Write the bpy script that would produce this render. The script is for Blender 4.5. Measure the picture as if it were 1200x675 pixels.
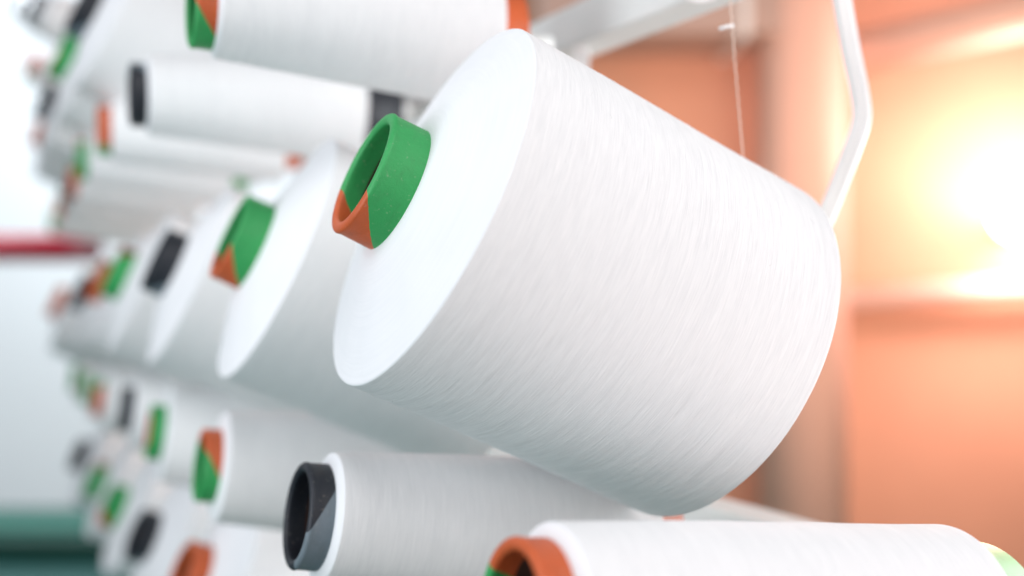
import bpy, bmesh, math, random
from mathutils import Vector, Matrix, noise
random.seed(7)
S = bpy.context.scene
for o in list(bpy.data.objects): bpy.data.objects.remove(o)
C = S.collection
R = math.radians
F = 1166.667                      # focal length in pixels of the 1200 px wide photograph

# ------------------------------------------------------------------ camera
cam = bpy.data.cameras.new('camera'); co = bpy.data.objects.new('camera', cam); C.objects.link(co)
co.location = (0, 0, 0); co.rotation_euler = (R(90), 0, 0)
cam.sensor_width = 36; cam.lens = 35; cam.clip_start = .02; cam.clip_end = 60
cam.dof.use_dof = True; cam.dof.focus_distance = .49; cam.dof.aperture_fstop = 2.4
S.camera = co
S.view_settings.view_transform = 'Standard'; S.view_settings.look = 'None'
S.view_settings.exposure = .17; S.view_settings.gamma = 1

# ------------------------------------------------------------------ world + lamps
w = bpy.data.worlds.new('World'); S.world = w; w.use_nodes = True
bg = w.node_tree.nodes['Background']; bg.inputs[1].default_value = .26
tc = w.node_tree.nodes.new('ShaderNodeTexCoord'); sp = w.node_tree.nodes.new('ShaderNodeSeparateXYZ')
mr = w.node_tree.nodes.new('ShaderNodeMapRange'); mr.inputs[1].default_value = -.6; mr.inputs[2].default_value = .5
mx = w.node_tree.nodes.new('ShaderNodeMix'); mx.data_type = 'RGBA'
mx.inputs[6].default_value = (.16, .19, .19, 1); mx.inputs[7].default_value = (.86, .94, 1, 1)
for a_, b_ in ((tc.outputs['Generated'], sp.inputs[0]), (sp.outputs[2], mr.inputs[0]), (mr.outputs[0], mx.inputs[0]), (mx.outputs[2], bg.inputs[0])):
    w.node_tree.links.new(a_, b_)

def area(name, loc, target, size, power, col, size_y=None):
    l = bpy.data.lights.new(name, 'AREA'); l.energy = power; l.color = col; l.size = size
    if size_y: l.shape = 'RECTANGLE'; l.size_y = size_y
    o = bpy.data.objects.new(name, l); C.objects.link(o); o.location = loc
    o.rotation_euler = (Vector(target) - Vector(loc)).to_track_quat('-Z', 'Y').to_euler()
    return o
area('added_key_light', (.45, -.45, 1.4), (-.02, .75, -.08), 1.0, 14, (1, .98, .985))  # added key light from above, not a fixture of the place
area('right_side_light', (1.15, -.45, .05), (-.1, .9, -.15), .8, 4.6, (1, .87, .89))  # added pinkish fill from the right for cones and arm
area('left_softbox', (-1.6, -.1, 1.05), (-.1, .85, -.05), 1.2, 11.5, (.94, .93, .99))  # added softbox that brightens the cone faces from the left
area('low_side_light', (-1.1, .05, -.05), (-.42, 1.2, -.15), .6, 7, (.88, .95, 1))  # added cool fill for the faces in the lower rows
area('low_front_light', (-.15, -.55, -.12), (-.32, .9, -.24), .5, 1.7, (.90, .96, 1))  # added low fill aimed at the lying row
area('lower_rows_fill', (.98, .98, -.12), (-.42, 1.3, -.24), .55, 10, (.92, .97, 1))  # added side fill to lift the lying and lowest rows
area('left_wall_fill', (-1.7, 2.9, 1.75), (-2.2, 4.9, -.5), 1.4, 80, (.90, .96, 1))  # added light that brightens the pale left wall
area('warm_light', (.85, .12, -.42), (.25, .62, -.05), .5, 3, (1, .82, .79))  # added light in place of the flare's pink wash on the foreground cone

# ------------------------------------------------------------------ node helpers
class NT:
    def __init__(s, name):
        s.m = bpy.data.materials.new(name); s.m.use_nodes = True
        s.t = s.m.node_tree; s.b = s.t.nodes['Principled BSDF']
    def n(s, kind, **kw):
        nd = s.t.nodes.new(kind)
        for k, v in kw.items(): setattr(nd, k, v)
        return nd
    def l(s, a, b): s.t.links.new(a, b)
    def math(s, op, a, b=None, c=None):
        nd = s.n('ShaderNodeMath', operation=op)
        for i, v in enumerate((a, b, c)):
            if v is None: continue
            if isinstance(v, (int, float)): nd.inputs[i].default_value = v
            else: s.l(v, nd.inputs[i])
        return nd.outputs[0]
    def xyz(s):
        tc = s.n('ShaderNodeTexCoord'); sp = s.n('ShaderNodeSeparateXYZ'); s.l(tc.outputs['Object'], sp.inputs[0])
        return sp.outputs
    def comb(s, a, b, c):
        nd = s.n('ShaderNodeCombineXYZ')
        for i, v in enumerate((a, b, c)):
            if isinstance(v, (int, float)): nd.inputs[i].default_value = v
            else: s.l(v, nd.inputs[i])
        return nd.outputs[0]
    def noise(s, vec, scale, detail=2, rough=.5):
        nd = s.n('ShaderNodeTexNoise'); nd.inputs['Scale'].default_value = scale
        nd.inputs['Detail'].default_value = detail; nd.inputs['Roughness'].default_value = rough
        if vec is not None: s.l(vec, nd.inputs['Vector'])
        return nd.outputs['Fac']
    def ramp(s, fac, stops):
        r = s.n('ShaderNodeValToRGB'); s.l(fac, r.inputs[0]); e = r.color_ramp.elements
        while len(e) < len(stops): e.new(.5)
        for k, (p, c) in enumerate(stops): e[k].position = p; e[k].color = (*c, 1)
        return r.outputs[0]
    def mix(s, fac, a, b):
        nd = s.n('ShaderNodeMix', data_type='RGBA')
        if isinstance(fac, (int, float)): nd.inputs[0].default_value = fac
        else: s.l(fac, nd.inputs[0])
        for i, v in ((6, a), (7, b)):
            if isinstance(v, tuple): nd.inputs[i].default_value = (*v, 1)
            else: s.l(v, nd.inputs[i])
        return nd.outputs[2]
    def bump(s, h, strength, dist):
        nd = s.n('ShaderNodeBump'); nd.inputs['Strength'].default_value = strength; nd.inputs['Distance'].default_value = dist
        s.l(h, nd.inputs['Height']); s.l(nd.outputs[0], s.b.inputs['Normal'])
    def set(s, **kw):
        for k, v in kw.items():
            k = k.replace('_', ' ')
            if isinstance(v, (int, float)): s.b.inputs[k].default_value = v
            elif isinstance(v, tuple): s.b.inputs[k].default_value = (*v, 1)
            else: s.l(v, s.b.inputs[k])
        return s.m

def yarn_side():
    # wound thread: two shallow crossing helices of streaky noise
    q = NT('yarn_wound_side'); x, y, z = q.xyz()
    za = q.math('ADD', z, q.math('MULTIPLY', x, .035)); zb = q.math('SUBTRACT', z, q.math('MULTIPLY', x, .035))
    n1 = q.noise(q.comb(q.math('MULTIPLY', x, 42), q.math('MULTIPLY', y, 42), q.math('MULTIPLY', za, 1700)), 1, 3, .6)
    n2 = q.noise(q.comb(q.math('MULTIPLY', x, 70), q.math('MULTIPLY', y, 70), q.math('MULTIPLY', zb, 1150)), 1, 3, .6)
    n3 = q.noise(q.comb(q.math('MULTIPLY', x, 9), q.math('MULTIPLY', y, 9), q.math('MULTIPLY', z, 130)), 1, 2, .5)
    h = q.math('ADD', q.math('ADD', n1, n2), q.math('MULTIPLY', n3, .35))
    c = q.ramp(q.math('MULTIPLY', h, .43), [(.36, (.80, .805, .81)), (.62, (.90, .90, .90))])
    q.bump(h, .42, .0004)
    return q.set(Base_Color=c, Roughness=.78, Sheen_Weight=.04)
def yarn_face():
    q = NT('yarn_wound_end'); x, y, z = q.xyz()
    r = q.math('SQRT', q.math('ADD', q.math('MULTIPLY', x, x), q.math('MULTIPLY', y, y)))
    n1 = q.noise(q.comb(q.math('MULTIPLY', x, 18), q.math('MULTIPLY', y, 18), q.math('MULTIPLY', r, 650)), 1, 3, .6)
    n2 = q.noise(q.comb(x, y, z), 35, 2)
    h = q.math('ADD', n1, q.math('MULTIPLY', n2, .8))
    c = q.ramp(q.math('MULTIPLY', h, .55), [(.3, (.86, .865, .885)), (.7, (.92, .92, .935))])
    q.bump(h, .3, .0005)
    return q.set(Base_Color=c, Roughness=.85, Sheen_Weight=.04)
def tube_mat(name, ca, cb, w0, k, p, back=None):
    # two printed colours; the second fills a wedge |angle| < w0 + k*depth behind the rim
    q = NT(name); x, y, z = q.xyz()
    th = q.math('ABSOLUTE', q.math('ARCTAN2', y, x))
    d = q.math('SUBTRACT', p, z)
    lim = q.math('ADD', q.math('MULTIPLY', d, k), w0)
    wob = q.math('MULTIPLY', q.math('SUBTRACT', q.noise(q.comb(x, y, z), 260, 2), .5), .05)
    f = q.math('LESS_THAN', q.math('ADD', th, wob), lim)
    nz = q.noise(q.comb(x, y, z), 170, 4, .65)
    a = q.mix(nz, tuple(v * .84 for v in ca), tuple(min(1, v * 1.13) for v in ca))
    b = q.mix(nz, tuple(v * .84 for v in cb), tuple(min(1, v * 1.13) for v in cb))
    col = q.mix(f, a, b)
    if back: col = q.mix(q.math('GREATER_THAN', d, .12), col, back)
    rub = q.ramp(q.noise(q.comb(q.math('MULTIPLY', x, 1), y, z), 420, 3, .7), [(.63, (0, 0, 0)), (.76, (.4, .4, .4))])
    col = q.mix(rub, col, (.55, .5, .42))
    dirt = q.ramp(q.noise(q.comb(x, y, q.math('MULTIPLY', z, 2.5)), 60, 5, .7), [(.5, (0, 0, 0)), (.8, (.25, .25, .25))])
    col = q.mix(dirt, col, (.06, .05, .04))
    q.bump(q.noise(q.comb(x, y, z), 900, 3, .6), .5, .0004)
    return q.set(Base_Color=col, Roughness=.5)
def plain(name, col, rough=.5, var=.08, scale=12, metal=0., bump=0.):
    q = NT(name); tc = q.n('ShaderNodeTexCoord')
    nz = q.noise(tc.outputs['Object'], scale, 4, .6)
    c = q.mix(nz, tuple(max(0, v * (1 - var)) for v in col), tuple(min(1, v * (1 + var)) for v in col))
    if bump: q.bump(nz, bump, .004)
    return q.set(Base_Color=c, Roughness=rough, Metallic=metal)

GREEN, ORANGE, BLACK, GREY, PALE = (.036, .37, .10), (.62, .115, .03), (.012, .015, .023), (.16, .20, .23), (.26, .50, .20)
M = {}
M['side'] = yarn_side(); M['face'] = yarn_face()
P = .0205
M['green'] = tube_mat('green_tube_orange_wedge', GREEN, ORANGE, 1.22, -48, P)
M['green2'] = tube_mat('green_tube_orange_band', GREEN, ORANGE, .55, 55, P)
M['green3'] = tube_mat('green_tube_brown_band', GREEN, (.30, .09, .04), .9, -20, P)
M['black'] = tube_mat('black_tube_grey_wedge', BLACK, GREY, .15, 42, P, (.02, .022, .03))
M['black2'] = tube_mat('black_tube_brown_back', BLACK, GREY, .05, 62, P, (.42, .10, .04))
M['orange'] = tube_mat('orange_tube_green_wedge', ORANGE, GREEN, .95, -10, P)
M['orange_pale'] = tube_mat('orange_tube_pale_green_back', ORANGE, GREEN, .5, -15, P, PALE)
M['inner'] = plain('tube_card_inside', (.055, .022, .014), .8, .25, 90)
M['steel'] = plain('painted_grey_steel', (.76, .77, .75), .42, .05, 20)
M['white_steel'] = plain('white_painted_arm', (.95, .94, .93), .35, .04, 30)
M['peg'] = plain('dark_peg_rubber', (.05, .03, .03), .6, .2, 60)

# ------------------------------------------------------------------ mesh helpers
def obj(name, bm, mats, parent=None, smooth=True):
    me = bpy.data.meshes.new(name); bm.normal_update(); bm.to_mesh(me); bm.free()
    for m in (mats if isinstance(mats, list) else [mats]): me.materials.append(m)
    if smooth:
        for p in me.polygons: p.use_smooth = True
    o = bpy.data.objects.new(name, me); C.objects.link(o); o.parent = parent
    return o
def lathe(prof, seg=96, mats=None, closed=False, jitter=None):
    """prof: (r, z) list; mats: a material index per span"""
    bm = bmesh.new(); rings = []
    for r, z in prof:
        ring = []
        for k in range(seg):
            t = 2 * math.pi * k / seg; rr = r
            if jitter: rr += jitter(t, r, z)
            ring.append(bm.verts.new((rr * math.cos(t), rr * math.sin(t), z)))
        rings.append(ring)
    n = len(rings)
    for i in range(n if closed else n - 1):
        a, b = rings[i], rings[(i + 1) % n]
        for k in range(seg):
            f = bm.faces.new((a[k], a[(k + 1) % seg], b[(k + 1) % seg], b[k]))
            if mats: f.material_index = mats[i]
    bmesh.ops.recalc_face_normals(bm, faces=bm.faces)
    return bm
def box(bm, c, s, rot=None):
    r = bmesh.ops.create_cube(bm, size=1); vs = r['verts']
    m = Matrix.Translation(c) @ (rot.to_4x4() if rot else Matrix()) @ Matrix.Diagonal((*s, 1))
    bmesh.ops.transform(bm, matrix=m, verts=vs); return vs
def bevel(bm, off, seg=3):
    bmesh.ops.bevel(bm, geom=list(bm.edges), offset=off, segments=seg, affect='EDGES', profile=.7)
def sweep(pts, rx, ry=None, seg=16, bm=None, upv=(0, 1, 0)):
    """a bar of elliptical section along pts"""
    bm = bm or bmesh.new(); ry = ry or rx; rings = []
    pts = [Vector(p) for p in pts]
    for i, p in enumerate(pts):
        t = (pts[min(i + 1, len(pts) - 1)] - pts[max(i - 1, 0)]).normalized()
        n1 = t.cross(Vector(upv)).normalized(); n2 = t.cross(n1)
        rings.append([bm.verts.new(p + n1 * rx * math.cos(2 * math.pi * k / seg) + n2 * ry * math.sin(2 * math.pi * k / seg)) for k in range(seg)])
    for a, b in zip(rings, rings[1:]):
        for k in range(seg): bm.faces.new((a[k], a[(k + 1) % seg], b[(k + 1) % seg], b[k]))
    bm.faces.new(rings[0][::-1]); bm.faces.new(rings[-1])
    bmesh.ops.recalc_face_normals(bm, faces=bm.faces)
    return bm
def smooth_path(ctrl, n=14):
    ctrl = [Vector(c) for c in ctrl]; out = []
    for i in range(len(ctrl) - 1):
        p0, p1, p2, p3 = ctrl[max(i - 1, 0)], ctrl[i], ctrl[i + 1], ctrl[min(i + 2, len(ctrl) - 1)]
        for k in range(n):
            t = k / n
            out.append(.5 * ((2 * p1) + (p2 - p0) * t + (2 * p0 - 5 * p1 + 4 * p2 - p3) * t * t + (3 * p1 - p0 - 3 * p2 + p3) * t ** 3))
    out.append(ctrl[-1]); return out
def W(px, py, d): return Vector(((px - 600) / F * d, d, -(py - 337.5) / F * d))
def tag(o, label=None, cat=None, group=None, kind=None):
    if label: o['label'] = label
    if cat: o['category'] = cat
    if group: o['group'] = group
    if kind: o['kind'] = kind
    return o

# ------------------------------------------------------------------ the setting
def wall(name, x0, x1, y, z0, z1, m, thick=.1):
    bm = bmesh.new(); box(bm, ((x0 + x1) / 2, y + thick / 2, (z0 + z1) / 2), (x1 - x0, thick, z1 - z0))
    o = obj(name, bm, m, smooth=False); return o
FL = -1.08
bm = bmesh.new(); box(bm, (0, 2.5, FL - .05), (12, 9, .1))
tag(obj('floor', bm, plain('teal_floor', (.03, .11, .10), .45, .3, 3), smooth=False), kind='structure')
tag(wall('wall_left', -5, .2, 4.9, FL, 3, plain('pale_blue_wall', (.80, .83, .86), .8, .03, 1.2)),
    'pale blue-white painted wall behind the far yarn cones on the left', 'wall', kind='structure')
tag(wall('wall_right', -.06, 3.2, 3.2, FL, 3, plain('flare_tinted_wall', (.57, .31, .20), .85, .16, 1.4)),  # the flare's orange light is put into this wall colour
    'orange-brown wall behind the work lamp on the right', 'wall', kind='structure')

# red pipe on the left wall
t = bpy.data.objects.new('red_pipe', None); C.objects.link(t); t.location = W(-150, 291, 3.2)
tag(t, 'dark red horizontal pipe in front of the pale left wall', 'pipe')
def local(pts, o): return [Vector(p) - o.location for p in pts]
obj('pipe', sweep(local([W(-400, 291, 3.2), W(54, 291, 3.2), W(108, 293, 3.5)], t), 0.044, seg=20, upv=(0, 0, 1)), plain('red_paint', (.30, .002, .02), .4, .1, 9), t)
for px in (-320, -60):
    bmb = bmesh.new(); box(bmb, W(px, 291, 3.2) + Vector((0, .05, 0)) - t.location, (.03, .12, .08)); bevel(bmb, .004)
    obj('bracket', bmb, M['steel'], t)
# green machine plinth on the floor at the left
t = bpy.data.objects.new('machine_plinth', None); C.objects.link(t); t.location = (-2.25, 4.05, FL)
tag(t, 'low dark green machine plinth on the teal floor at bottom left', 'plinth')
b1 = bmesh.new(); box(b1, (0, .1, .05), (2.9, .5, .07)); bevel(b1, .012); obj('base', b1, plain('dark_green_paint', (.0, .04, .028), .5, .15, 5), t)
b1 = bmesh.new(); box(b1, (0, .16, .085), (2.9, .34, .035)); bevel(b1, .01); obj('top_tray', b1, plain('mid_green_paint', (.02, .15, .11), .5, .15, 5), t)

# ------------------------------------------------------------------ right-hand background
t = bpy.data.objects.new('column', None); C.objects.link(t); t.location = (W(940, 337, 2.9).x, 2.9, FL)
tag(t, 'pale vertical column between the main yarn cone and the added lamp', 'column')
obj('shaft', lathe([(.0005, 0), (.125, 0), (.125, 4.0), (.0005, 4.0)], 64), plain('pale_column_paint', (.76, .48, .38), .7, .06, 3), t)
b1 = bmesh.new(); box(b1, (0, 0, .06), (.36, .3, .12)); bevel(b1, .01); obj('foot', b1, M['steel'], t)
def pipe(name, label, a, b, r, m, cat='pipe'):
    o = bpy.data.objects.new(name, None); C.objects.link(o); o.location = (a + b) / 2
    tag(o, label, cat)
    obj('tube', sweep([a - o.location, b - o.location], r, seg=24, upv=(0, 1, 0)), m, o)
    d = (b - a).normalized()
    for f in (.75,):
        c = a.lerp(b, f) - o.location
        obj('coupling', sweep([c - d * .03, c + d * .03], r * 1.25, seg=24), m, o)
beige = plain('beige_duct_paint', (.74, .50, .40), .7, .06, 4)
pipe('wall_pipe', 'pale horizontal pipe on the orange wall below the added lamp', W(975, 352, 3.1), W(1360, 322, 3.05), .03, plain('wall_pipe_paint', (.80, .62, .53), .8, .06, 4))
pipe('wall_pipe', 'pale sloping pipe crossing the top right corner above the added lamp', W(1005, 62, 2.9), W(1330, -12, 2.6), .06, beige)
b1 = bmesh.new(); o = bpy.data.objects.new('air_duct', None); C.objects.link(o); o.location = W(800, 5, 2.95)
tag(o, 'grey-beige air duct high on the brown wall behind the yarn thread', 'duct')
box(b1, (0, 0, 0), (.86, .28, .24)); bevel(b1, .015); obj('duct_body', b1, plain('duct_grey', (.46, .34, .29), .5, .06, 4), o)
b1 = bmesh.new(); box(b1, (.15, 0, 0), (.03, .31, .27)); bevel(b1, .004); obj('flange', b1, M['steel'], o)

# added lamp that stands in for the glow of the sun flare
lp = W(1196, 250, 2.6)
t = bpy.data.objects.new('flare_lamp', None); C.objects.link(t); t.location = lp
tag(t, 'added glaring round lamp in place of the sun flare at the right edge', 'lamp')
t.rotation_euler = (R(90), 0, R(-27))
q = NT('flare_lamp_glass'); q.set(Base_Color=(1, .9, .7), Emission_Color=(1, .86, .66), Emission_Strength=14.0)
obj('housing', lathe([(.02, -.08), (.04, -.07), (.065, -.04), (.075, 0), (.071, .004), (.066, -.02)], 48), M['steel'], t)
obj('lens', lathe([(.0005, .012), (.03, .009), (.06, -.002), (.067, -.012)], 48), q.m, t)
b1 = bmesh.new(); box(b1, (0, .0, -.37), (.03, .03, .6)); bevel(b1, .004); obj('bracket', b1, M['steel'], t)
pl = bpy.data.lights.new('added_wall_glow', 'POINT'); pl.energy = 54; pl.color = (1, .63, .60); pl.shadow_soft_size = .12  # added unseen point light by the wall, apart from the lamp body
po = bpy.data.objects.new('added_wall_glow', pl); C.objects.link(po); po.location = (1.64, 2.81, .26); po.parent = None
area('column_fill', (1.05, 1.6, .15), (.8, 2.95, -.05), 1.0, 19, (1, .62, .46))  # added warm fill that brightens the column and right wall

# ------------------------------------------------------------------ yarn cones
def frame(yaw, tilt, roll=0):
    a = Vector((-math.cos(yaw) * math.cos(tilt), -math.sin(yaw) * math.cos(tilt), math.sin(tilt)))
    u = a.cross(Vector((0, 0, 1))).normalized(); v = -u.cross(a); v = a.cross(u)
    m = Matrix((u, v, a)).transposed()
    return m @ Matrix.Rotation(roll, 3, 'Z')
def package(r1, r2, L, rt, fine=False, seg=96, h=.0):
    """wound yarn: slightly dished end face, rounded shoulders, tapering side; the front face lies at z = 0"""
    prof = []; mi = []
    prof.append((rt * .9, h - .001)); mi.append(1)
    sh = min(.0020, (r1 - rt) * .5)
    for f in (.04, .1, .25, .4, .55, .7, .82, .92, .98):
        prof.append((rt + f * (r1 - sh - rt), h * (1 - f ** 1.08))); mi.append(1)
    for k in range(7):
        a = math.pi / 2 * k / 6
        prof.append((r1 - sh + sh * math.sin(a), -sh * .75 * (1 - math.cos(a)))); mi.append(0 if k >= 4 else 1)
    n = 230 if fine else 26
    for k in range(1, n):
        f = k / n; prof.append((r1 + (r2 - r1) * f, -sh * .75 - (L - sh * 1.75) * f)); mi.append(0)
    for k in range(7):
        a = math.pi / 2 * k / 6
        prof.append((r2 - sh + sh * math.cos(a), -L + sh - sh * math.sin(a))); mi.append(0)
    prof.append((rt * 1.2, -L + .001)); mi.append(1)
    def jit(t, r, z):
        if r < r1 * .97: return 0
        amp = .00022 if fine else .00012
        s = 0.6 * noise.noise(Vector((math.cos(t) * 2.2, math.sin(t) * 2.2, z * 900))) + .6 * noise.noise(Vector((math.cos(t) * 6 + 9, math.sin(t) * 6, z * 260)))
        return amp * s + .0009 * noise.noise(Vector((math.cos(t) * 1.3, math.sin(t) * 1.3, z * 9 + r1 * 100)))
    return lathe(prof, 320 if fine else seg, mi, jitter=jit)
def tube_bm(rt, L, p=P, back=.024, taper=.035, seg=72):
    th = .0052 * rt / .034
    prof = []; mi = []
    def rr(z): return rt - (z) * taper
    # outside from the back to the rim, rounded lip, inside back down
    for z in (-L - back, -L, -L * .5, 0, p * .5, p - .004): prof.append((rr(z), z)); mi.append(0)
    for k in range(9):
        a = math.pi * k / 8
        prof.append((rr(p) - th * .5 + th * .62 * math.cos(a) , p - .002 + .0022 * math.sin(a))); mi.append(0)
    for z in (p - .005, p - .012): prof.append((rr(z) - th, z)); mi.append(0)
    mi[-1] = 1
    for z in (-.03, -L * .5, -L - back): prof.append((rr(z) - th, z)); mi.append(1)
    mi[-1] = 0
    return lathe(prof, seg, mi, closed=True)
cache = {}
pegs = []
def cone(px, py, d, label, group, mat, yaw=R(24.9), tilt=R(23.7), r1=.1, r2=.105, L=.197, rt=.0345, roll=-90, fine=False, h=.017, p=P, back=.024):
    t = bpy.data.objects.new('yarn_cone', None); C.objects.link(t); t.location = W(px, py, d)
    t.rotation_euler = frame(yaw, tilt).to_euler()
    tag(t, label, 'yarn cone', group)
    key = (round(r1, 4), round(r2, 4), L, rt, fine, h)
    if key not in cache:
        y = obj('yarn', package(r1, r2, L, rt, fine, h=h), [M['side'], M['face']], t)
        cache[key] = y.data
    else:
        y = bpy.data.objects.new('yarn', cache[key]); C.objects.link(y); y.parent = t
    k2 = (rt, L, mat, p, back)
    if k2 not in cache:
        q = obj('tube', tube_bm(rt, L + h, p, back), [M[mat], M['inner']], t); cache[k2] = q.data
    else:
        q = bpy.data.objects.new('tube', cache[k2]); C.objects.link(q); q.parent = t
    q.rotation_euler = (0, 0, -R(roll)); q.location = (0, 0, h)
    pegs.append((t, L, rt))
    return t
GA = 'large tilted white yarn cones in the middle row'
GB = 'slim white yarn cones lying in the row below the middle row'
GC = 'tilted white yarn cones in the lowest row'
GD = 'slim white yarn cones lying in the upper row'
GE = 'tilted white yarn cones at top left'
# middle row (tilted)
main = cone(497, 238, .5300, 'large sharp white yarn cone in the foreground with green and orange tube end', GA, 'green', r1=.1035, r2=.1075, fine=True, roll=-84)
fb = bmesh.new(); rf = random.Random(3)
for k in range(150):                                   # stray fibres lifting off the wound thread
    th = rf.uniform(0, 6.28); z = -rf.uniform(.003, .19); ln = rf.uniform(.03, .12); hh = rf.uniform(.0004, .0016); dz = rf.uniform(-.004, .004)
    rad = .1035 + .004 * (-z / .197)
    sweep([((rad + hh * math.sin(math.pi * f) - .0003) * math.cos(th + ln * f), (rad + hh * math.sin(math.pi * f) - .0003) * math.sin(th + ln * f), z + dz * f) for f in (0, .2, .4, .6, .8, 1)], .00005, seg=4, bm=fb)
tag(obj('stray_fibres', fb, plain('fibre_white', (.86, .86, .86), .7), main), kind='stuff')
A = [(322, 300, .765, 'green', -95, 'second largest tilted cone, with green and orange tube end, just left of the foreground cone'),
     (222, 320, 1.03, 'black', -90, 'tilted cone with black tube end, between the green tubed cones of the middle row'),
     (163, 330, 1.29, 'green3', 95, 'tilted cone with green and brown tube end, next beyond the black tubed one'),
     (137, 338, 1.55, 'orange', 60, 'tilted cone with brownish orange tube end touching the green and brown one'),
     (112, 350, 1.82, 'black', -90, 'small blurred tilted cone with dark grey tube end, second last of the middle row'),
     (82, 360, 2.10, 'orange', 60, 'smallest blurred cone with faint red tube end at the far end of the middle row')]
for px, py, d, m, ro, lb in A: cone(px, py, d, lb, GA, m, roll=ro)
# lower row (lying)
HB = dict(yaw=R(24.9), tilt=R(8), r1=.037, r2=.052, rt=.0295, h=.002, p=.0135)
def lying(px, py, d, lb, g, m, **kw):
    a = dict(HB); a.update(kw); return cone(px, py, d, lb, g, m, **a)
lying(639, 722, .385, 'nearest lying cone at the bottom edge with orange tube end', GB, 'orange_pale', roll=8, r1=.036, r2=.045, tilt=R(8.5), L=.214)
Bc = [(379, 606, .56, 'black2', -145, 'lying white cone with black and grey tube end, under the foreground cone', dict(r1=.0365, r2=.050, tilt=R(9.5))),
      (256, 546, .81, 'green2', 95, 'lying cone with green tube end topped in orange, left of the black tubed one', dict(r1=.045, r2=.060, tilt=R(8))),
      (192, 507, 1.07, 'green', 0, 'lying white cone with bright green tube end, between black tube and orange topped tube', dict(r1=.052, r2=.070, tilt=R(8))),
      (156, 480, 1.33, 'black', 0, 'small lying cone with plain black tube end, fourth from the far end of its row', dict(r1=.052, r2=.070, tilt=R(8))),
      (122, 467, 1.60, 'orange', 90, 'blurred lying cone with reddish brown tube end beside the small black tubed one', dict(r1=.052, r2=.070, tilt=R(8))),
      (107, 456, 1.86, 'green', 0, 'blurred lying cone with pale green tube end near the far end of the lower row', dict(r1=.052, r2=.070, tilt=R(8))),
      (92, 443, 2.12, 'green3', 0, 'farthest blurred lying cone with dark green tube end in the lower row', dict(r1=.052, r2=.070, tilt=R(8)))]
for px, py, d, m, ro, lb, kw in Bc: lying(px, py, d, lb, GB, m, roll=ro, **kw)
# lowest row (tilted)
Cc = [(250, 682, 1.06, 'orange', -90, 'tilted cone with orange red tube end cut by the bottom edge'),
      (190, 635, 1.33, 'black', -90, 'tilted cone with black tube end near the bottom edge in the lowest row'),
      (152, 599, 1.60, 'green', -90, 'tilted cone with dark green tube end, right beside the pale green tubed one, lowest row'),
      (129, 568, 1.86, 'green3', 90, 'tilted cone with pale green tube end above the dark green plinth, lowest row'),
      (108, 538, 2.12, 'black', -90, 'farthest tilted cone with bluish grey tube end in the lowest row')]
for px, py, d, m, ro, lb in Cc: cone(px, py, d, lb, GC, m, roll=ro, yaw=R(29))
# upper row (lying)
Dc = [(252, 6, .655, 'green2', 140, 'nearest lying cone at the top edge with green and brown tube end', dict(r1=.0345, r2=.053, tilt=R(0), L=.188)),
      (173, 112, .93, 'black', 90, 'lying white cone with black tube end in the upper row', dict(r1=.0365, r2=.056, tilt=R(-1), back=.042)),
      (131, 154, 1.18, 'orange', -90, 'lying cone with orange red tube end, just below the black tubed upper one', dict(r1=.036, r2=.056, tilt=R(-1))),
      (104, 188, 1.45, 'green', 90, 'small lying cone with bright green tube end in the upper row', dict(r1=.036, r2=.062, tilt=R(0))),
      (92, 212, 1.71, 'orange', 90, 'small blurred lying cone with brown tube end in the upper row', dict(r1=.036, r2=.062, tilt=R(0))),
      (82, 228, 1.97, 'black', 90, 'small blurred lying cone with black tube end below the brown one', dict(r1=.036, r2=.062, tilt=R(0))),
      (74, 243, 2.23, 'orange', 90, 'small blurred lying cone with red tube end, second last of the upper row', dict(r1=.036, r2=.062, tilt=R(0))),
      (66, 260, 2.49, 'green', 90, 'smallest lying cone with green tube end next to the tip of the red pipe', dict(r1=.036, r2=.062, tilt=R(0)))]
for px, py, d, m, ro, lb, kw in Dc: lying(px, py, d, lb, GD, m, roll=ro, **kw)
# top-left row (tilted)
Ec = [(125, 26, 1.20, 'black', -90, 'tilted cone with dark tube end cut by the top edge, biggest at top left'),
      (96, 78, 1.46, 'green', -30, 'tilted cone with bright green tube end at top left'),
      (72, 128, 1.80, 'black', -90, 'blurred tilted cone with grey tube end below the green one at top left'),
      (62, 160, 2.10, 'orange', 90, 'faint tilted cone with pale orange tube end at left')]
for px, py, d, m, ro, lb in Ec: cone(px, py, d, lb, GE, m, roll=ro, yaw=R(33), r1=.09, r2=.095)
Fc = [(58, 16, 2.1, 'black', -90, 'blurred grey tubed cone hanging at the top edge, second column from the left'),
      (52, 84, 2.4, 'orange', -90, 'blurred cone with pale red tube end under the grey tubed one at far left'),
      (36, 14, 2.9, 'black', -90, 'faintest farthest cone in the top left corner')]
for px, py, d, m, ro, lb in Fc: cone(px, py, d, lb, 'farthest cones at top left', m, roll=ro, r1=.05, r2=.07)
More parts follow.
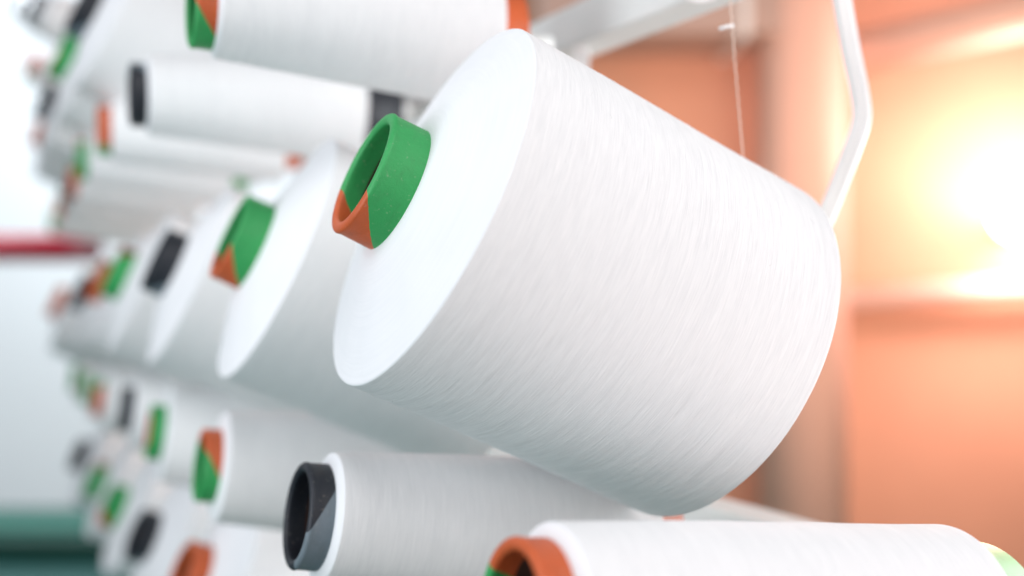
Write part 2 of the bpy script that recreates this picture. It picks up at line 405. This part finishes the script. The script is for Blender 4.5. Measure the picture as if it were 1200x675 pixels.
# ------------------------------------------------------------------ the creel: rails, post, pegs
cr = bpy.data.objects.new('creel_frame', None); C.objects.link(cr); cr.location = (.06, .8, -.7)
tag(cr, 'pale grey steel creel frame whose rails and pegs carry the yarn cones', 'creel')
def P2(v): return v - cr.location
rowdir = Vector((-650, F, -12)).normalized()
bpy.context.view_layer.update()
def rail(p, back, fwd, s=(.034, .034), m='steel'):
    q = rowdir.to_track_quat('Y', 'Z').to_matrix()
    b = bmesh.new(); box(b, (0, 0, 0), (s[0], back + fwd, s[1])); bevel(b, .003)
    bmesh.ops.transform(b, matrix=Matrix.Translation(P2(p + rowdir * (back - fwd) / 2)) @ q.to_4x4(), verts=b.verts)
    return obj('rail', b, M[m], cr)
rail(W(712, 24, .78), 2.2, .45)
rail(W(850, 616, .80), 2.0, .38)
b = bmesh.new(); p0 = W(681, 45, .80); p1 = W(681, 640, .80)
box(b, P2((p0 + p1) / 2), (.0125, .0125, (p0 - p1).length)); bevel(b, .002); obj('post', b, M['white_steel'], cr)
for t, L, rt in pegs:
    m = t.matrix_world
    pt = [m @ Vector((0, 0, z)) for z in (-.05, -L - .03)]
    b = sweep([P2(pt[0]), P2(pt[1])], rt * .62, seg=20); sweep([P2(pt[1]), P2(m @ Vector((0, 0, -L - .06)))], .006, seg=12, bm=b)
    obj('peg', b, M['steel'], cr)

# bent arm that carries the foreground cone
t = bpy.data.objects.new('bent_arm', None); C.objects.link(t); t.location = W(1010, 130, .64)
tag(t, 'white bent steel arm coming down behind the foreground cone', 'arm')
path = smooth_path([W(975, -130, .64), W(984, -30, .64), W(997, 50, .64), W(1009, 110, .64), W(1011, 140, .64), W(1002, 170, .64), W(985, 215, .645), W(966, 262, .65), W(930, 350, .66), W(905, 400, .67)], 8)
b = sweep([p - t.location for p in path], .0050, .0066, seg=20)
obj('bar', b, M['white_steel'], t)
off = Vector((-.0047, -.002, 0))
b = sweep([p - t.location + off for p in path], .0026, .005, seg=14)
obj('lip', b, M['white_steel'], t)

# yarn strand and its guide
t = bpy.data.objects.new('yarn_strand', None); C.objects.link(t); t.location = W(872, 188, .60)
tag(t, 'thin pale yarn strand running up from the foreground cone through a guide', 'yarn strand')
pts = []
for k in range(60):
    f = k / 59; px = 872 + (851 - 872) * f ** .9; py = 192 - 250 * f
    if f > .64: px += 0
    pts.append(W(px + .5 * math.sin(k * 1.9) + .35 * math.sin(k * 4.3), py, .60) - t.location)
obj('strand', sweep(pts, .00042, seg=8), plain('strand_yarn', (.85, .66, .55), .8, .2, 400), t)
t = bpy.data.objects.new('thread_guide', None); C.objects.link(t); t.location = W(851, 32, .60)
tag(t, 'tiny pale thread guide bar on the yarn strand', 'thread guide')
obj('guide_bar', sweep([W(843, 34, .6) - t.location, W(851, 31.5, .598) - t.location, W(859, 30, .6) - t.location], .0011, seg=10), M['white_steel'], t)
t = bpy.data.objects.new('thread_eyelet', None); C.objects.link(t); t.location = W(822, -3, .62)
tag(t, 'small white eyelet fitting at the top edge left of the yarn strand', 'eyelet')
obj('eyelet', sweep(smooth_path([W(796, -14, .62) - t.location, W(808, -3, .62) - t.location, W(822, 0, .62) - t.location, W(838, -4, .62) - t.location], 5), .0022, seg=12), M['white_steel'], t)
